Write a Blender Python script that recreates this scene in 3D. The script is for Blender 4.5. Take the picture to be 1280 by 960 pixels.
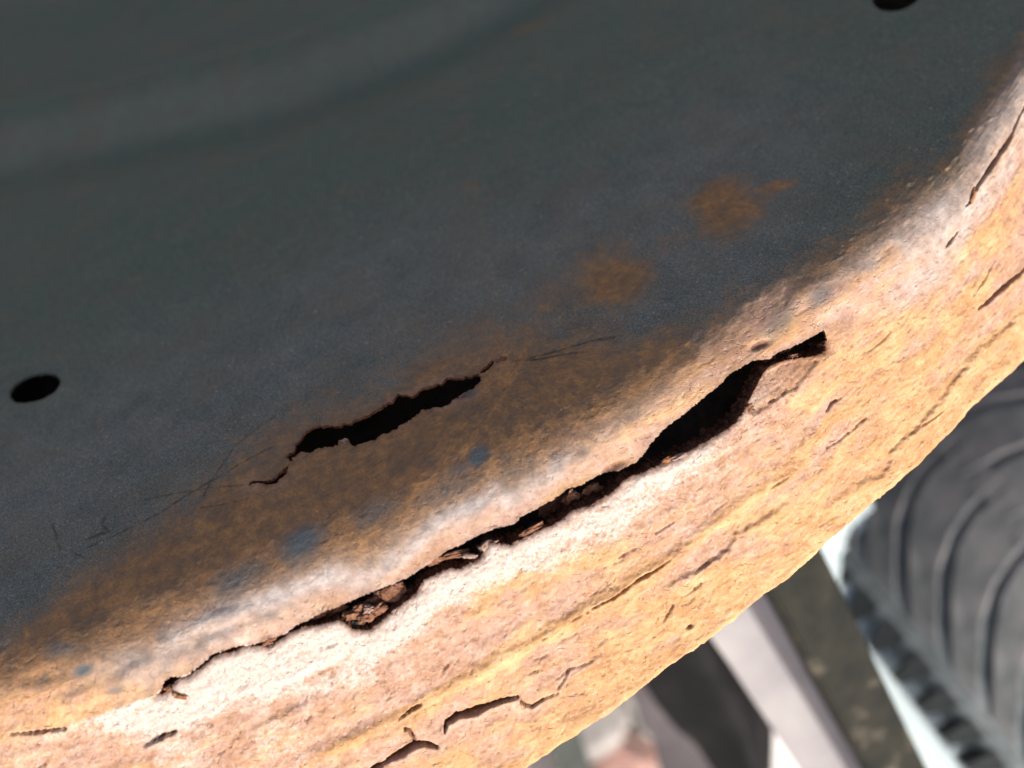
import bpy, bmesh, math, random
import numpy as np
from mathutils import Vector, Matrix

# ------------------------------------------------------------------ scene, camera, light
for o in list(bpy.data.objects):
    bpy.data.objects.remove(o)
scene = bpy.context.scene
C = scene.collection

F = 1437.0                       # focal length in photograph pixels (1280 wide)
D0 = 0.42                        # distance to the middle of the disc
CAM = np.array([0.0, 0.0, 1.75])  # camera position
UPC = np.array([0.25, -0.15, 0.957]); UPC /= np.linalg.norm(UPC)      # world up in camera axes
XW = np.array([1.0, 0, 0]) - UPC[0]*UPC; XW /= np.linalg.norm(XW)
YW = np.cross(UPC, XW)
R = np.array([XW, YW, UPC])      # camera axes -> world
SUNC = np.array([0.47, -0.63, 0.62]); SUNC /= np.linalg.norm(SUNC)    # towards the sun, camera axes
SUN = R @ SUNC

def W(p):
    return np.asarray(p) @ R.T + CAM
def ray(x, y):
    x = np.asarray(x, float); y = np.asarray(y, float)
    return np.stack([(x-640)/F, (480-y)/F, -np.ones_like(x)], -1)
def at(x, y, d):                 # world point at a depth along a line of sight
    return W(ray(x, y)*np.asarray(d)[..., None])

cam_d = bpy.data.cameras.new('camera')
cam = bpy.data.objects.new('camera', cam_d); C.objects.link(cam)
M = Matrix(R.tolist()).to_4x4(); M.translation = Vector(CAM)
cam.matrix_world = M
cam_d.sensor_width = 36.0
cam_d.lens = 36.0*F/1280.0
cam_d.clip_start = 0.01; cam_d.clip_end = 1000
cam_d.dof.use_dof = True
cam_d.dof.focus_distance = 0.415
cam_d.dof.aperture_fstop = 5.4
scene.camera = cam

world = bpy.data.worlds.new('World'); scene.world = world
world.use_nodes = True
wn = world.node_tree
bg = wn.nodes['Background']
sky = wn.nodes.new('ShaderNodeTexSky')
sky.sky_type = 'NISHITA'; sky.sun_disc = False
sky.sun_elevation = math.asin(SUN[2]); sky.sun_rotation = math.atan2(SUN[0], SUN[1])
sky.dust_density = 7.0; sky.ozone_density = 0.2; sky.air_density = 0.7
wn.links.new(sky.outputs['Color'], bg.inputs['Color'])
bg.inputs['Strength'].default_value = 0.15
sd = bpy.data.lights.new('sun', 'SUN'); sd.energy = 3.7; sd.angle = math.radians(0.53); sd.color = (1.0, 0.95, 0.88)
sun = bpy.data.objects.new('sun', sd); C.objects.link(sun)
sun.rotation_euler = Vector(SUN).to_track_quat('Z', 'Y').to_euler()
scene.view_settings.view_transform = 'Standard'
scene.view_settings.look = 'None'
scene.view_settings.gamma = 1.0
scene.view_settings.use_curve_mapping = False
scene.view_settings.exposure = 0.55
scene.cycles.max_bounces = 6

# ------------------------------------------------------------------ small helpers
rng = random.Random(5)
_T = np.random.RandomState(11).rand(16, 256, 256)
def vn(x, y, seed=0):
    t = _T[seed % 16]
    xi = np.floor(x).astype(np.int64); yi = np.floor(y).astype(np.int64)
    fx = x-xi; fy = y-yi
    fx = fx*fx*fx*(fx*(fx*6-15)+10); fy = fy*fy*fy*(fy*(fy*6-15)+10)
    a = xi & 255; b = yi & 255; a1 = (a+1) & 255; b1 = (b+1) & 255
    return ((t[a, b]*(1-fx)+t[a1, b]*fx)*(1-fy)+(t[a, b1]*(1-fx)+t[a1, b1]*fx)*fy)
def fbm(x, y, octs=4, seed=0, gain=.5):
    s = 0; amp = 1; tot = 0
    for k in range(octs):
        s = s+amp*vn(x+17.3*k, y+9.1*k, seed+k); tot += amp; amp *= gain
        x = x*2.03; y = y*2.03
    return s/tot
def sst(e0, e1, x):
    t = np.clip((x-e0)/(e1-e0), 0, 1); return t*t*(3-2*t)
def spline(P, n):
    P = np.asarray(P, float); m = len(P)
    t = np.linspace(0, m-1, n); i = np.clip(t.astype(int), 0, m-2); f = (t-i)[:, None]
    def g(k): return P[np.clip(k, 0, m-1)]
    m0 = (g(i+1)-g(i-1))*.5; m1 = (g(i+2)-g(i))*.5
    return ((2*f**3-3*f**2+1)*g(i)+(f**3-2*f**2+f)*m0+(-2*f**3+3*f**2)*g(i+1)+(f**3-f**2)*m1)

def mesh_np(name, verts, faces, mat, parent=None, smooth=True, attrs=None, origin=None):
    verts = np.asarray(verts, np.float32); faces = np.asarray(faces, np.int32)
    if origin is None: origin = np.zeros(3)
    me = bpy.data.meshes.new(name)
    nv, nf, k = len(verts), len(faces), faces.shape[1]
    me.vertices.add(nv); me.vertices.foreach_set('co', (verts-np.asarray(origin, np.float32)).ravel())
    me.loops.add(nf*k); me.loops.foreach_set('vertex_index', faces.ravel())
    me.polygons.add(nf)
    me.polygons.foreach_set('loop_start', np.arange(0, nf*k, k, dtype=np.int32))
    me.polygons.foreach_set('use_smooth', np.full(nf, smooth))
    if attrs:
        for an, arr in attrs.items():
            a = me.attributes.new(an, 'FLOAT_COLOR', 'POINT')
            a.data.foreach_set('color', np.asarray(arr, np.float32).ravel())
    me.update(calc_edges=True); me.validate()
    me.materials.append(mat)
    o = bpy.data.objects.new(name, me); C.objects.link(o)
    o.location = origin
    if parent is not None:
        o.parent = parent; o.matrix_parent_inverse = Matrix.Identity(4)
        o.location = Vector(origin)-parent.location
    return o
def mesh_bm(name, bm, mat, parent=None, smooth=False):
    me = bpy.data.meshes.new(name)
    bmesh.ops.recalc_face_normals(bm, faces=bm.faces[:])
    bm.to_mesh(me); bm.free(); me.materials.append(mat)
    if smooth: me.polygons.foreach_set('use_smooth', np.full(len(me.polygons), True))
    o = bpy.data.objects.new(name, me); C.objects.link(o); o.parent = parent
    return o
def empty(name, loc):
    o = bpy.data.objects.new(name, None); C.objects.link(o); o.location = Vector(loc); o.empty_display_size = .05
    return o
def tag(o, label=None, cat=None, group=None, kind=None):
    for k, v in (('label', label), ('category', cat), ('group', group), ('kind', kind)):
        if v: o[k] = v

# ------------------------------------------------------------------ materials
class NT:
    def __init__(s, name):
        s.m = bpy.data.materials.new(name); s.m.use_nodes = True
        s.t = s.m.node_tree; s.n = s.t.nodes
        s.b = s.n['Principled BSDF']
        tc = s.n.new('ShaderNodeTexCoord'); s.co = tc.outputs['Object']
    def link(s, a, b): s.t.links.new(a, b)
    def val(s, inp, v):
        if hasattr(v, 'default_value') or hasattr(v, 'is_output'): s.link(v, inp)
        else: inp.default_value = v
    def noise(s, scale, detail=4, rough=.6, dist=0, co=None, stretch=None):
        n = s.n.new('ShaderNodeTexNoise'); n.inputs['Scale'].default_value = scale
        n.inputs['Detail'].default_value = detail; n.inputs['Roughness'].default_value = rough
        n.inputs['Distortion'].default_value = dist
        c = co or s.co
        if stretch:
            mp = s.n.new('ShaderNodeMapping'); mp.inputs['Scale'].default_value = stretch[0]
            mp.inputs['Rotation'].default_value = stretch[1]
            s.link(c, mp.inputs['Vector']); c = mp.outputs['Vector']
        s.link(c, n.inputs['Vector']); return n.outputs['Fac']
    def ramp(s, f, *stops):
        r = s.n.new('ShaderNodeValToRGB'); cr = r.color_ramp
        while len(cr.elements) < len(stops): cr.elements.new(.5)
        for e, (p, c) in zip(cr.elements, stops):
            e.position = p; e.color = (*c, 1) if isinstance(c, tuple) else (c, c, c, 1)
        s.link(f, r.inputs['Fac']); return r.outputs['Color']
    def mix(s, f, a, b, mode='MIX'):
        m = s.n.new('ShaderNodeMix'); m.data_type = 'RGBA'; m.blend_type = mode
        ins = [i for i in m.inputs if i.enabled]
        for i, v in zip(ins, (f, a, b)):
            if isinstance(v, tuple): i.default_value = (*v, 1)
            else: s.val(i, v)
        return [o for o in m.outputs if o.enabled][0]
    def math(s, op, a, b=0.0, c=None, clamp=False):
        m = s.n.new('ShaderNodeMath'); m.operation = op; m.use_clamp = clamp
        s.val(m.inputs[0], a); s.val(m.inputs[1], b)
        if c is not None: s.val(m.inputs[2], c)
        return m.outputs[0]
    def bump(s, h, strength, dist, prev=None):
        b = s.n.new('ShaderNodeBump'); b.inputs['Strength'].default_value = strength
        b.inputs['Distance'].default_value = dist
        s.link(h, b.inputs['Height'])
        if prev: s.link(prev, b.inputs['Normal'])
        return b.outputs['Normal']
    def attr(s, name):
        a = s.n.new('ShaderNodeAttribute'); a.attribute_name = name
        sp = s.n.new('ShaderNodeSeparateColor'); s.link(a.outputs['Color'], sp.inputs[0])
        return sp.outputs[0], sp.outputs[1], sp.outputs[2], a.outputs['Alpha']

def simple(name, cols, scale, rough=.7, bump=.3, bdist=.002, spec=.3, metal=0, detail=6, stretch=None):
    t = NT(name)
    f = t.noise(scale, detail, .65, stretch=stretch)
    n = len(cols)
    col = t.ramp(f, *[(.3+.4*i/max(1, n-1), c) for i, c in enumerate(cols)])
    t.link(col, t.b.inputs['Base Color'])
    t.b.inputs['Roughness'].default_value = rough
    t.b.inputs['Specular IOR Level'].default_value = spec
    t.b.inputs['Metallic'].default_value = metal
    t.link(t.bump(t.noise(scale*4, 5, .6), bump, bdist), t.b.inputs['Normal'])
    return t.m

def steel_material():
    t = NT('weathered_rusted_steel')
    rust, pale, ochre, fresh = t.attr('wear_light')
    dust, blue, grime, rimmy = t.attr('film')
    n1 = t.noise(45, 6, .62); n2 = t.noise(220, 6, .68); n3 = t.noise(900, 5, .7); n4 = t.noise(2600, 3, .6)
    n5 = t.noise(110, 5, .6, .4)
    # faded black paint, with a thin film of dirt
    paint = t.ramp(n1, (.3, (.080, .094, .090)), (.5, (.108, .120, .115)), (.7, (.138, .142, .132)))
    paint = t.mix(t.math('MULTIPLY', pale, t.math('ADD', .5, n1), clamp=True), paint, t.mix(n1, (.046, .074, .060), (.080, .108, .090)))  # green ambient cast of the far disc, put into the paint colour
    paint = t.mix(t.math('SUBTRACT', pale, 1.0, clamp=True), paint, t.mix(n1, (.085, .105, .085), (.135, .150, .125)))  # lighter tone paints the lit band of the ridge
    paint = t.mix(t.ramp(n3, (.45, 0.), (.75, .55)), paint, (.19, .188, .18))
    paint = t.mix(.8, paint, t.ramp(n4, (.30, .40), (.50, .95), (.72, 2.0)), 'MULTIPLY')
    paint = t.mix(.5, paint, t.ramp(t.noise(1300, 4, .7), (.32, .45), (.50, .95), (.70, 1.9)), 'MULTIPLY')
    paint = t.mix(t.ramp(t.noise(30, 6, .7), (.48, 0.), (.68, .40)), paint, (.135, .105, .078))
    paint = t.mix(t.math('MULTIPLY', t.ramp(t.noise(700, 2, .5), (.65, 0.), (.71, .9)), t.ramp(n5, (.45, .05), (.62, 1.))), paint, (.34, .30, .26))
    # brown flash rust over the paint
    br = t.ramp(n2, (.28, (.165, .098, .058)), (.45, (.265, .148, .078)), (.60, (.35, .190, .088)), (.75, (.46, .25, .105)))
    br = t.mix(t.ramp(t.noise(75, 5, .62, .5), (.36, .5), (.52, 0.)), br, (.115, .090, .072))
    br = t.mix(t.ramp(n3, (.35, .5), (.6, 0.)), br, (.11, .078, .055))
    rm = t.math('ADD', rust, t.math('MULTIPLY', t.math('SUBTRACT', n2, .5), 1.05))
    rm = t.math('ADD', rm, t.math('MULTIPLY', t.math('SUBTRACT', n3, .5), .6))
    rm = t.math('MULTIPLY', t.math('SUBTRACT', rm, .08), 1.08, clamp=True)
    col = t.mix(rm, paint, br)
    # thick dusty rust of the rim: salmon, tan, ochre, with brown specks
    sal = t.ramp(n2, (.25, (.25, .135, .085)), (.42, (.36, .215, .150)), (.58, (.43, .275, .205)), (.75, (.52, .38, .31)))
    och = t.ramp(n5, (.3, (.34, .175, .075)), (.5, (.45, .260, .125)), (.7, (.52, .34, .18)))
    om = t.math('MULTIPLY', t.math('ADD', t.math('SUBTRACT', ochre, .5), t.math('MULTIPLY', t.math('SUBTRACT', n5, .35), 1.5)), 1.8, clamp=True)
    om = t.math('MULTIPLY', om, t.math('MULTIPLY', ochre, 1.6, clamp=True))
    thick = t.mix(om, sal, och)
    thick = t.mix(t.ramp(t.noise(65, 6, .68, .6), (.46, 0.), (.64, .62)), thick, t.mix(n3, (.30, .150, .070), (.40, .23, .12)))
    thick = t.mix(t.ramp(n3, (.54, 0.), (.66, .5)), thick, (.52, .40, .33))
    sp = t.math('MULTIPLY', t.ramp(n3, (.27, .8), (.38, 0.)), .8)
    thick = t.mix(sp, thick, (.20, .115, .075))
    pm = t.math('MULTIPLY', t.math('ADD', t.math('SUBTRACT', pale, .55), t.math('SUBTRACT', t.math('ADD', t.math('MULTIPLY', n3, .9), n2), .5)), 2.2, clamp=True)
    pm = t.math('MULTIPLY', pm, t.math('MULTIPLY', pale, 2.5, clamp=True))
    thick = t.mix(pm, thick, t.ramp(n3, (.3, (.36, .25, .19)), (.46, (.50, .405, .345)), (.7, (.58, .49, .44))))
    col = t.mix(rimmy, col, thick)
    # grey dust and blue-grey bare metal
    dm = t.math('MULTIPLY', dust, t.math('ADD', .55, t.math('MULTIPLY', n2, .9)), clamp=True)
    col = t.mix(dm, col, t.ramp(n2, (.3, (.26, .235, .228)), (.7, (.45, .415, .40))))
    bm_ = t.math('MULTIPLY', blue, t.math('ADD', .5, n2), clamp=True)
    col = t.mix(bm_, col, (.095, .108, .116))
    # fresh dark rust in breaks
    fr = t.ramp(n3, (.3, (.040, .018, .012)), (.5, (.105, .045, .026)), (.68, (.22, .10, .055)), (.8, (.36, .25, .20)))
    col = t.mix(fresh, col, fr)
    gm = t.math('MULTIPLY', grime, .85, clamp=True)
    col = t.mix(gm, col, (.028, .026, .024))
    t.link(col, t.b.inputs['Base Color'])
    ro = t.mix(t.math('MAXIMUM', t.math('MAXIMUM', rm, rimmy), fresh), t.ramp(n3, (.3, .52), (.7, .72)), (.9, .9, .9))
    t.link(ro, t.b.inputs['Roughness'])
    t.b.inputs['Specular IOR Level'].default_value = .07
    # fine relief: grains, pits, lifted grains of rust
    crust = t.math('MAXIMUM', t.math('MULTIPLY', rm, .45), t.math('MAXIMUM', rimmy, fresh))
    h = t.math('ADD', t.math('MULTIPLY', n3, .6), t.math('MULTIPLY', n4, .5))
    h = t.math('MULTIPLY', h, t.math('ADD', .22, crust))
    nm = t.bump(h, .55, .0006)
    hp = t.math('MULTIPLY', t.ramp(t.noise(420, 3, .5), (.30, 0.), (.40, 1.)), t.math('ADD', .05, crust))
    nm = t.bump(hp, .6, .0005, nm)
    t.link(nm, t.b.inputs['Normal'])
    return t.m

STEEL = steel_material()
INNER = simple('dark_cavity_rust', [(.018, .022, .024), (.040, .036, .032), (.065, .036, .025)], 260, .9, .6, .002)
FLAKE = simple('broken_rust_flake', [(.10, .040, .022), (.22, .10, .055), (.36, .20, .13)], 420, .9, .8, .001)
PALEFLAKE = simple('dusty_rust_flake', [(.22, .12, .09), (.36, .24, .19), (.50, .38, .32)], 500, .9, .8, .001)
ORANGE = simple('orange_rust_chip', [(.17, .065, .03), (.29, .13, .06), (.38, .21, .12)], 500, .9, .6, .001)

# ------------------------------------------------------------------ the rim: base surface
NRM = np.array([-0.28, 0.746, 0.604]); NRM /= np.linalg.norm(NRM)
def on_plane(x, y):
    r = ray(x, y); d = NRM[2]*D0/(-(r @ NRM)); return r*d[..., None]
stations = np.array([  # fold line; outer edge; far side of the disc (photograph pixels at the modelled depth)
 (-320,1030,-330,1420,-420,110), (-150,985,-110,1310,-260,0), (20,925,110,1225,-80,-60), (205,858,340,1140,60,-100),
 (350,797,500,1052,180,-120), (500,730,645,962,300,-115), (630,668,775,874,420,-130), (760,602,890,789,560,-145),
 (900,520,1010,694,740,-155), (1030,430,1120,598,920,-160), (1120,358,1205,515,1080,-165), (1195,278,1280,442,1220,-170),
 (1245,195,1345,360,1330,-180), (1290,110,1400,280,1420,-190), (1345,0,1460,160,1500,-220), (1395,-120,1520,20,1580,-300)], float)
fine = spline(stations, 4000)
arc = np.concatenate([[0], np.cumsum(np.hypot(np.diff(fine[:, 0]), np.diff(fine[:, 1])))])
NI = 1230
u = np.linspace(0, arc[-1], NI)
st = np.stack([np.interp(u, arc, fine[:, k]) for k in range(6)], -1)
K = on_plane(st[:, 0], st[:, 1])
FAR = on_plane(st[:, 4], st[:, 5])
rE = ray(st[:, 2], st[:, 3])
E = rE*((-K[:, 2])+.046)[:, None]
K = K+(FAR-K)/np.linalg.norm(FAR-K, axis=1)[:, None]*.036     # the corner of the bend lies above the crack
LE = np.linalg.norm(E-K, axis=1); LF = np.linalg.norm(FAR-K, axis=1)
dE = (E-K)/LE[:, None]; dF = (FAR-K)/LF[:, None]
# rows: a rolled lip, the flange, the bend and the disc
r2, r1 = .015, .036
rows = []            # (kind, value)
for k in range(14): rows.append(('lip', 1-k/14))
nfl = 185
for k in range(nfl): rows.append(('fl', 1-k/nfl))                  # 1 at the outer edge, 0 at the start of the bend
nb = 105
for k in range(nb): rows.append(('bend', k/nb))
nd = 150
s_f = .112
for k in range(nd): rows.append(('near', k/nd))
nfar = 125
g = np.linspace(0, 1, nfar+1); g = .22*g+.78*g**2.2
for k in range(nfar+1): rows.append(('far', g[k]))
NJ = len(rows)
P = np.zeros((NI, NJ, 3))
V = np.zeros((NI, NJ))
inw = -np.cross(np.cross(dE, NRM[None]), dE); inw /= np.linalg.norm(inw, axis=1)[:, None]
for j, (kd, v) in enumerate(rows):
    if kd == 'lip':
        a = v*math.pi*.75; rad = .0028
        # round over the edge and run back inwards (away from the viewer side)
        back = -np.cross(np.gradient(E, axis=0), dE); back /= np.linalg.norm(back, axis=1)[:, None]
        back *= np.where((back[:, 2] > 0), -1, 1)[:, None]
        P[:, j] = E+dE*(rad*math.sin(a))+back*(rad*(1-math.cos(a)))+back*(max(0, v-.5)*.03)
        V[:, j] = -(LE+.006*v)
    elif kd == 'fl':
        s = r2+(LE-r2)*v
        P[:, j] = K+dE*s[:, None]; V[:, j] = -s
    elif kd == 'bend':
        A = K+dE*r2; B = K+dF*r1
        P[:, j] = (1-v)**2*A+2*v*(1-v)*K+v*v*B; V[:, j] = -r2+(r1+r2)*v
    elif kd == 'near':
        s = r1+(s_f-r1)*v
        P[:, j] = K+dF*s; V[:, j] = s
    else:
        s = s_f+(LF-s_f)*v
        P[:, j] = K+dF*s[:, None]; V[:, j] = s
U = np.broadcast_to((u/F*.40)[:, None], V.shape)     # metres along the fold

def normals(P):
    n = np.cross(np.gradient(P, axis=0), np.gradient(P, axis=1))
    n /= np.linalg.norm(n, axis=2)[..., None]+1e-12
    return n
Nn = normals(P)
if np.sum(Nn[:, 300] @ NRM) < 0: Nn = -Nn
X = 640-F*P[..., 0]/P[..., 2]; Y = 480+F*P[..., 1]/P[..., 2]     # trace coordinates of the bare surface

# ------------------------------------------------------------------ traced outlines on that surface
def seg_d(pts, m, closed=False):
    """distance to a polyline, side sign of the nearest piece and position along it, for the points in mask m"""
    p = np.asarray(pts, float); x = X[m]; y = Y[m]
    best = np.full(x.shape, 1e9); side = np.zeros(x.shape); along = np.zeros(x.shape)
    q = np.vstack([p, p[:1]]) if closed else p
    L = np.hypot(*np.diff(q, axis=0).T); cum = np.concatenate([[0], np.cumsum(L)])
    for k in range(len(q)-1):
        a, b = q[k], q[k+1]; dx, dy = b-a; l2 = dx*dx+dy*dy+1e-9
        t = np.clip(((x-a[0])*dx+(y-a[1])*dy)/l2, 0, 1)
        ex = x-a[0]-t*dx; ey = y-a[1]-t*dy; d = np.hypot(ex, ey)
        c = d < best
        best[c] = d[c]; side[c] = (dx*ey-dy*ex)[c]; along[c] = ((cum[k]+t*L[k])/cum[-1])[c]
    return best, np.sign(side), along
def near(pts, pad):
    p = np.asarray(pts, float)
    return (X > p[:, 0].min()-pad) & (X < p[:, 0].max()+pad) & (Y > p[:, 1].min()-pad) & (Y < p[:, 1].max()+pad)
def poly(pts, pad=40):
    """signed distance in trace pixels, negative inside"""
    out = np.full(X.shape, 1e3); m = near(pts, pad)
    d, _, _ = seg_d(pts, m, True)
    x = X[m]; y = Y[m]; ins = np.zeros(x.shape, bool); p = pts; n = len(p)
    for i in range(n):
        x1, y1 = p[i]; x2, y2 = p[(i+1) % n]
        if y1 == y2: continue
        c = ((y1 > y) != (y2 > y)) & (x < (x2-x1)*(y-y1)/(y2-y1)+x1)
        ins ^= c
    out[m] = np.where(ins, -d, d)
    return out

up_lip = [(192,870),(202,864),(205,852),(213.5,845.6),(231,844.6),(247,834),(265,818),(286,810),(294,808),(310,806),(330,801),(336,798),(355,793),(369,781.6),(383,775.5),(403,764),(424,757),(440,750),(463,740),(489,730),(510,721),(526,710),(542,700.6),(558,688),(579,679),(603,666),(619,660),(644.7,654),(649,646.6),(663,639.5),(689,625),(710,610),(726,606),(734,601),(752,592),(773,588),(787,580.6),(795,576.6),(805,566),(812,554.5),(830.5,535),(859,514),(877,498),(901.6,479),(908,470),(926,459),(938,452),(962.5,448),(964.5,444),(983,436),(1001,428.6),(1015,419.5),(1025.5,415),(1029.5,413)]
lo_lip = [(1033,424),(1034,437),(1030,442),(1015,446),(999,448),(983,451),(966,457),(960,462),(954,471),(950,480),(944,491),(935,508),(920,530),(897,545),(867,562),(847,574),(829,580),(809,589),(783,599),(766.6,616),(750,625),(742,631),(714,639.5),(710,645.6),(689,658),(677,662),(661,670),(638.6,682),(626,680),(612,679),(604,692),(600,700),(585,706),(575,712),(562.5,711),(550,716),(530,726),(522,741),(510,751),(487,768),(471,782),(461,789),(440.6,788),(428,777),(421.7,776.5),(401,781.6),(383,783.7),(363,792),(352.6,799),(334,810),(326,808),(302,809),(294,815),(281.5,817),(265,823),(247,838.5),(233,846.6),(220.6,851),(212.5,860),(206,867)]
big = up_lip+lo_lip
small = [(365,580),(359,573),(367,567),(371,554),(381,543.6),(393,535.5),(414,533),(422,535.5),(440,528),(454,523),(475,513),(479,506),(491,503),(499,495),(517,495),(525.5,488),(544,481.6),(551,479),(561,475),(581,472),(597.5,467),(600.5,470),(599.5,475),(594.5,487),(581,491),(570,497.5),(555,510),(541,511),(526,516),(500,533),(499,535.5),(487,541.6),(466.6,550.7),(456,552),(440,555),(428,547.6),(423,551),(424,556),(397.5,562),(389,568),(377,566),(369,572)]
sliver = [(364,583),(357,588),(350,593.5),(340,599.5),(330,601.5),(323,601),(316,601),(311,609),(318,606),(330,606),(341,605),(351,601),(358,594)]
tail = [(598,468),(603,460),(612,454.5),(621,451.5),(617,456),(609,462)]
jit = (fbm(X/3.2, Y/3.2, 3, 3)-.5)
sd_big = poly(big)+jit*3.2
sd_small = np.minimum(np.minimum(poly(small)+jit*3.6, poly(sliver)+jit*1.4), poly(tail)+jit*1.4)
def ell(cx, cy, a, b, deg):
    c, s = math.cos(math.radians(deg)), math.sin(math.radians(deg))
    dx = X-cx; dy = Y-cy; p = (dx*c-dy*s)/a; q = (dx*s+dy*c)/b
    rr = np.sqrt(p*p+q*q); return (rr-1)*b
sd_holes = np.minimum(ell(41, 482, 34, 17, 19), ell(1121, -9, 32, 19, 16))
SDF = np.minimum(np.minimum(sd_big, sd_small), sd_holes)

# dividing line between disc and flange, running along the big crack
ux = np.array([p[0] for p in up_lip]); uy = np.array([p[1] for p in up_lip])
lo = sorted(lo_lip); lx = np.array([p[0] for p in lo]); ly = np.array([p[1] for p in lo])
mx = np.arange(208, 1028, 6.0); my = .5*np.interp(mx, ux, uy)+.5*np.interp(mx, lx, ly)
dvx = np.concatenate([[-600,-320,-100,60,192], mx, [1031,1075,1130,1182.5,1197,1209,1223,1245.5,1262,1274,1282,1330,1400]])
dvy = np.concatenate([[1110,1036,975,915,871], my, [428,390,345,309,289,256.6,230,198,173,145,135,30,-140]])
below = Y-np.interp(X, dvx, dvy)

# ------------------------------------------------------------------ relief
rim_off = np.interp(X, [0,100,200,400,700,850,950,1040,1100,1160,1280], [70,50,12,25,35,75,85,60,45,15,5])

is_rim = sst(-24, 16, below + rim_off + (fbm(X/26, Y/26, 4, 5)-.5)*50)     # thick rust towards the flange
H = np.zeros(X.shape)                                            # metres outwards
Uc = U*1000; Vc = V*1000                                         # millimetres
warp = (fbm(Uc/24, Vc/24, 3, 9)-.5)*12
crumb = fbm(Uc/2.6, Vc/2.0, 4, 3, .78)
lam = fbm((Uc+warp)/22, (Vc+warp*.5)/5.5, 5, 2)                  # laminations drawn out along the rim
lump = fbm(Uc/9, Vc/6, 4, 6)
grain = fbm(Uc/1.5, Vc/1.2, 3, 1)
ter = lam*7; terf = np.floor(ter)+sst(.55, .95, ter-np.floor(ter))
H += is_rim*(.3+.7*sst(-8, 30, below+(X < 190)*60))*((terf-3.5)*.00015+(lump-.5)*(.0002+.0005*sst(-5, 40, below))+(grain-.5)*.00045+(crumb-.5)*.00065)
micro = fbm(Uc/3, Vc/2.2, 4, 8)
H += (1-is_rim)*((fbm(Uc/30, Vc/30, 3, 4)-.5)*.0016+(micro-.5)*.00022)
# random chips and pits on the rim
pit = sst(.66, .74, fbm(Uc/4.5+40, Vc/2.4, 3, 10))
H -= is_rim*pit*.00014
# blisters in the rusty zone of the disc
zone = sst(260, 60, np.abs(below+110))*(1-is_rim)
H += zone*sst(.60, .75, fbm(Uc/5, Vc/4, 3, 12))*.00012

fresh = np.zeros(X.shape); ochre_add = np.zeros(X.shape); pale_add = np.zeros(X.shape); grime = np.zeros(X.shape)
def groove(pts, w, depth, dark=.75, taper=True, wob=1.0):
    m = near(pts, 30); d, s, t = seg_d(pts, m)
    d = d+(fbm(X[m]/5, Y[m]/5, 3, 7)-.5)*2*wob
    ww = w*(np.sin(np.clip(t*.94+.03, 0, 1)*math.pi)**.45 if taper else 1)
    ww = ww*(.3+1.4*fbm(t*5+pts[0][0]*.37, t*0+pts[0][1]*.21, 3, 8))
    H[m] += np.exp(-np.clip(d-ww, 0, None)/7)*(s*.5+.3)*depth*.16*(np.sin(np.clip(t, 0, 1)*math.pi)**.5)
    k = 1-sst(.15, 1.0, d/(ww+.3))
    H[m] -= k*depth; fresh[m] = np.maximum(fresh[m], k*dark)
def step(pts, high, L, side=1, dip=.0, wob=5, taper=.35, colour=0):
    """a lifted scale: stands up just beyond the line on one side and sinks back over L trace pixels"""
    pad = L*2.5+20; m = near(pts, pad); d, s, t = seg_d(pts, m)
    sdv = d*s*side+(fbm(X[m]/9, Y[m]/9, 3, 13)-.5)*2*wob
    tw = np.clip(np.sin(np.clip(t, .0, 1)*math.pi), 0, 1)**taper
    up = sst(-3.0, 3.0, sdv)*np.exp(-np.clip(sdv, 0, None)/L)
    dn = (1-sst(-.8, .8, sdv))*np.exp(np.clip(sdv, None, 0)/8)
    H[m] += tw*(up*high-dn*dip)
    fresh[m] = np.maximum(fresh[m], tw*dn**3*.35*(dip > 0))
    if colour: ochre_add[m] += up*tw*colour
def bump_line(pts, w, h, och=0, wob=2):
    m = near(pts, 40); d, s, t = seg_d(pts, m); d = d+(fbm(X[m]/10, Y[m]/10, 3, 14)-.5)*2*wob
    k = np.exp(-(d/w)**2)*np.sin(np.clip(t*.9+.05, 0, 1)*math.pi)**.3
    H[m] += k*h; ochre_add[m] += k*och

step([(828,737),(845,727),(859,718),(874,712),(886,701),(898,697),(907,689),(912,678),(917,670),(934,660),(948,652),(962,642.5),(975,634),(988,628)][::1], .0015, 26, 1, 0, 3.5, colour=.3)
step([(1290,380),(1250,415),(1215,445),(1200,465),(1182,486),(1174,502),(1150,529),(1123,554),(1113,565),(1115,575),(1101,594),(1075,604),(1073,618)], .0013, 34, -1, 0, 3.5)
bump_line([(1010,575),(930,628),(840,697),(800,720),(765,745),(720,768),(680,795),(640,818),(590,845),(540,870),(500,893),(440,925),(380,955)], 7, .0010, .9)
groove([(838,699),(820,712),(798,724),(768,746),(740,760)], 2.6, .0028, .8)
groove([(735,764),(715,775)], 1.4, .0012, .6); groove([(683,796),(677,800)], 1.4, .0012, .6)
groove([(556,915),(558,904),(572,894),(589,891),(605.6,884),(628,876),(648,872)], 4.6, .0040, .95)
step([(548,915),(558,904),(572,896),(589,891),(605.6,884),(628,876),(650,872)], .0010, 22, 1, .0007, 2)
groove([(648,872),(653,879),(665,884),(679,874.5),(697,867.5)], 2.2, .0018, .8)
groove([(696,864),(704.6,851.7),(711,837),(727.5,833),(742,826)], 1.5, .0009, .5); groove([(696,850),(711,838)], 1.2, .0008, .5)
groove([(440,985),(471,960),(487.5,949),(504,940.6),(518,931),(530,930),(546,934)], 4.6, .0040, .95)
groove([(516,921),(511,913),(504,911)], 3.2, .0025, .9); groove([(518,930),(516,921)], 2, .002, .8)
groove([(499,899),(513,887),(527,880)], 2.6, .0022, .85)
groove([(192.5,926.6),(205.6,919),(221,914)], 2.4, .0022, .85)
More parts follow.
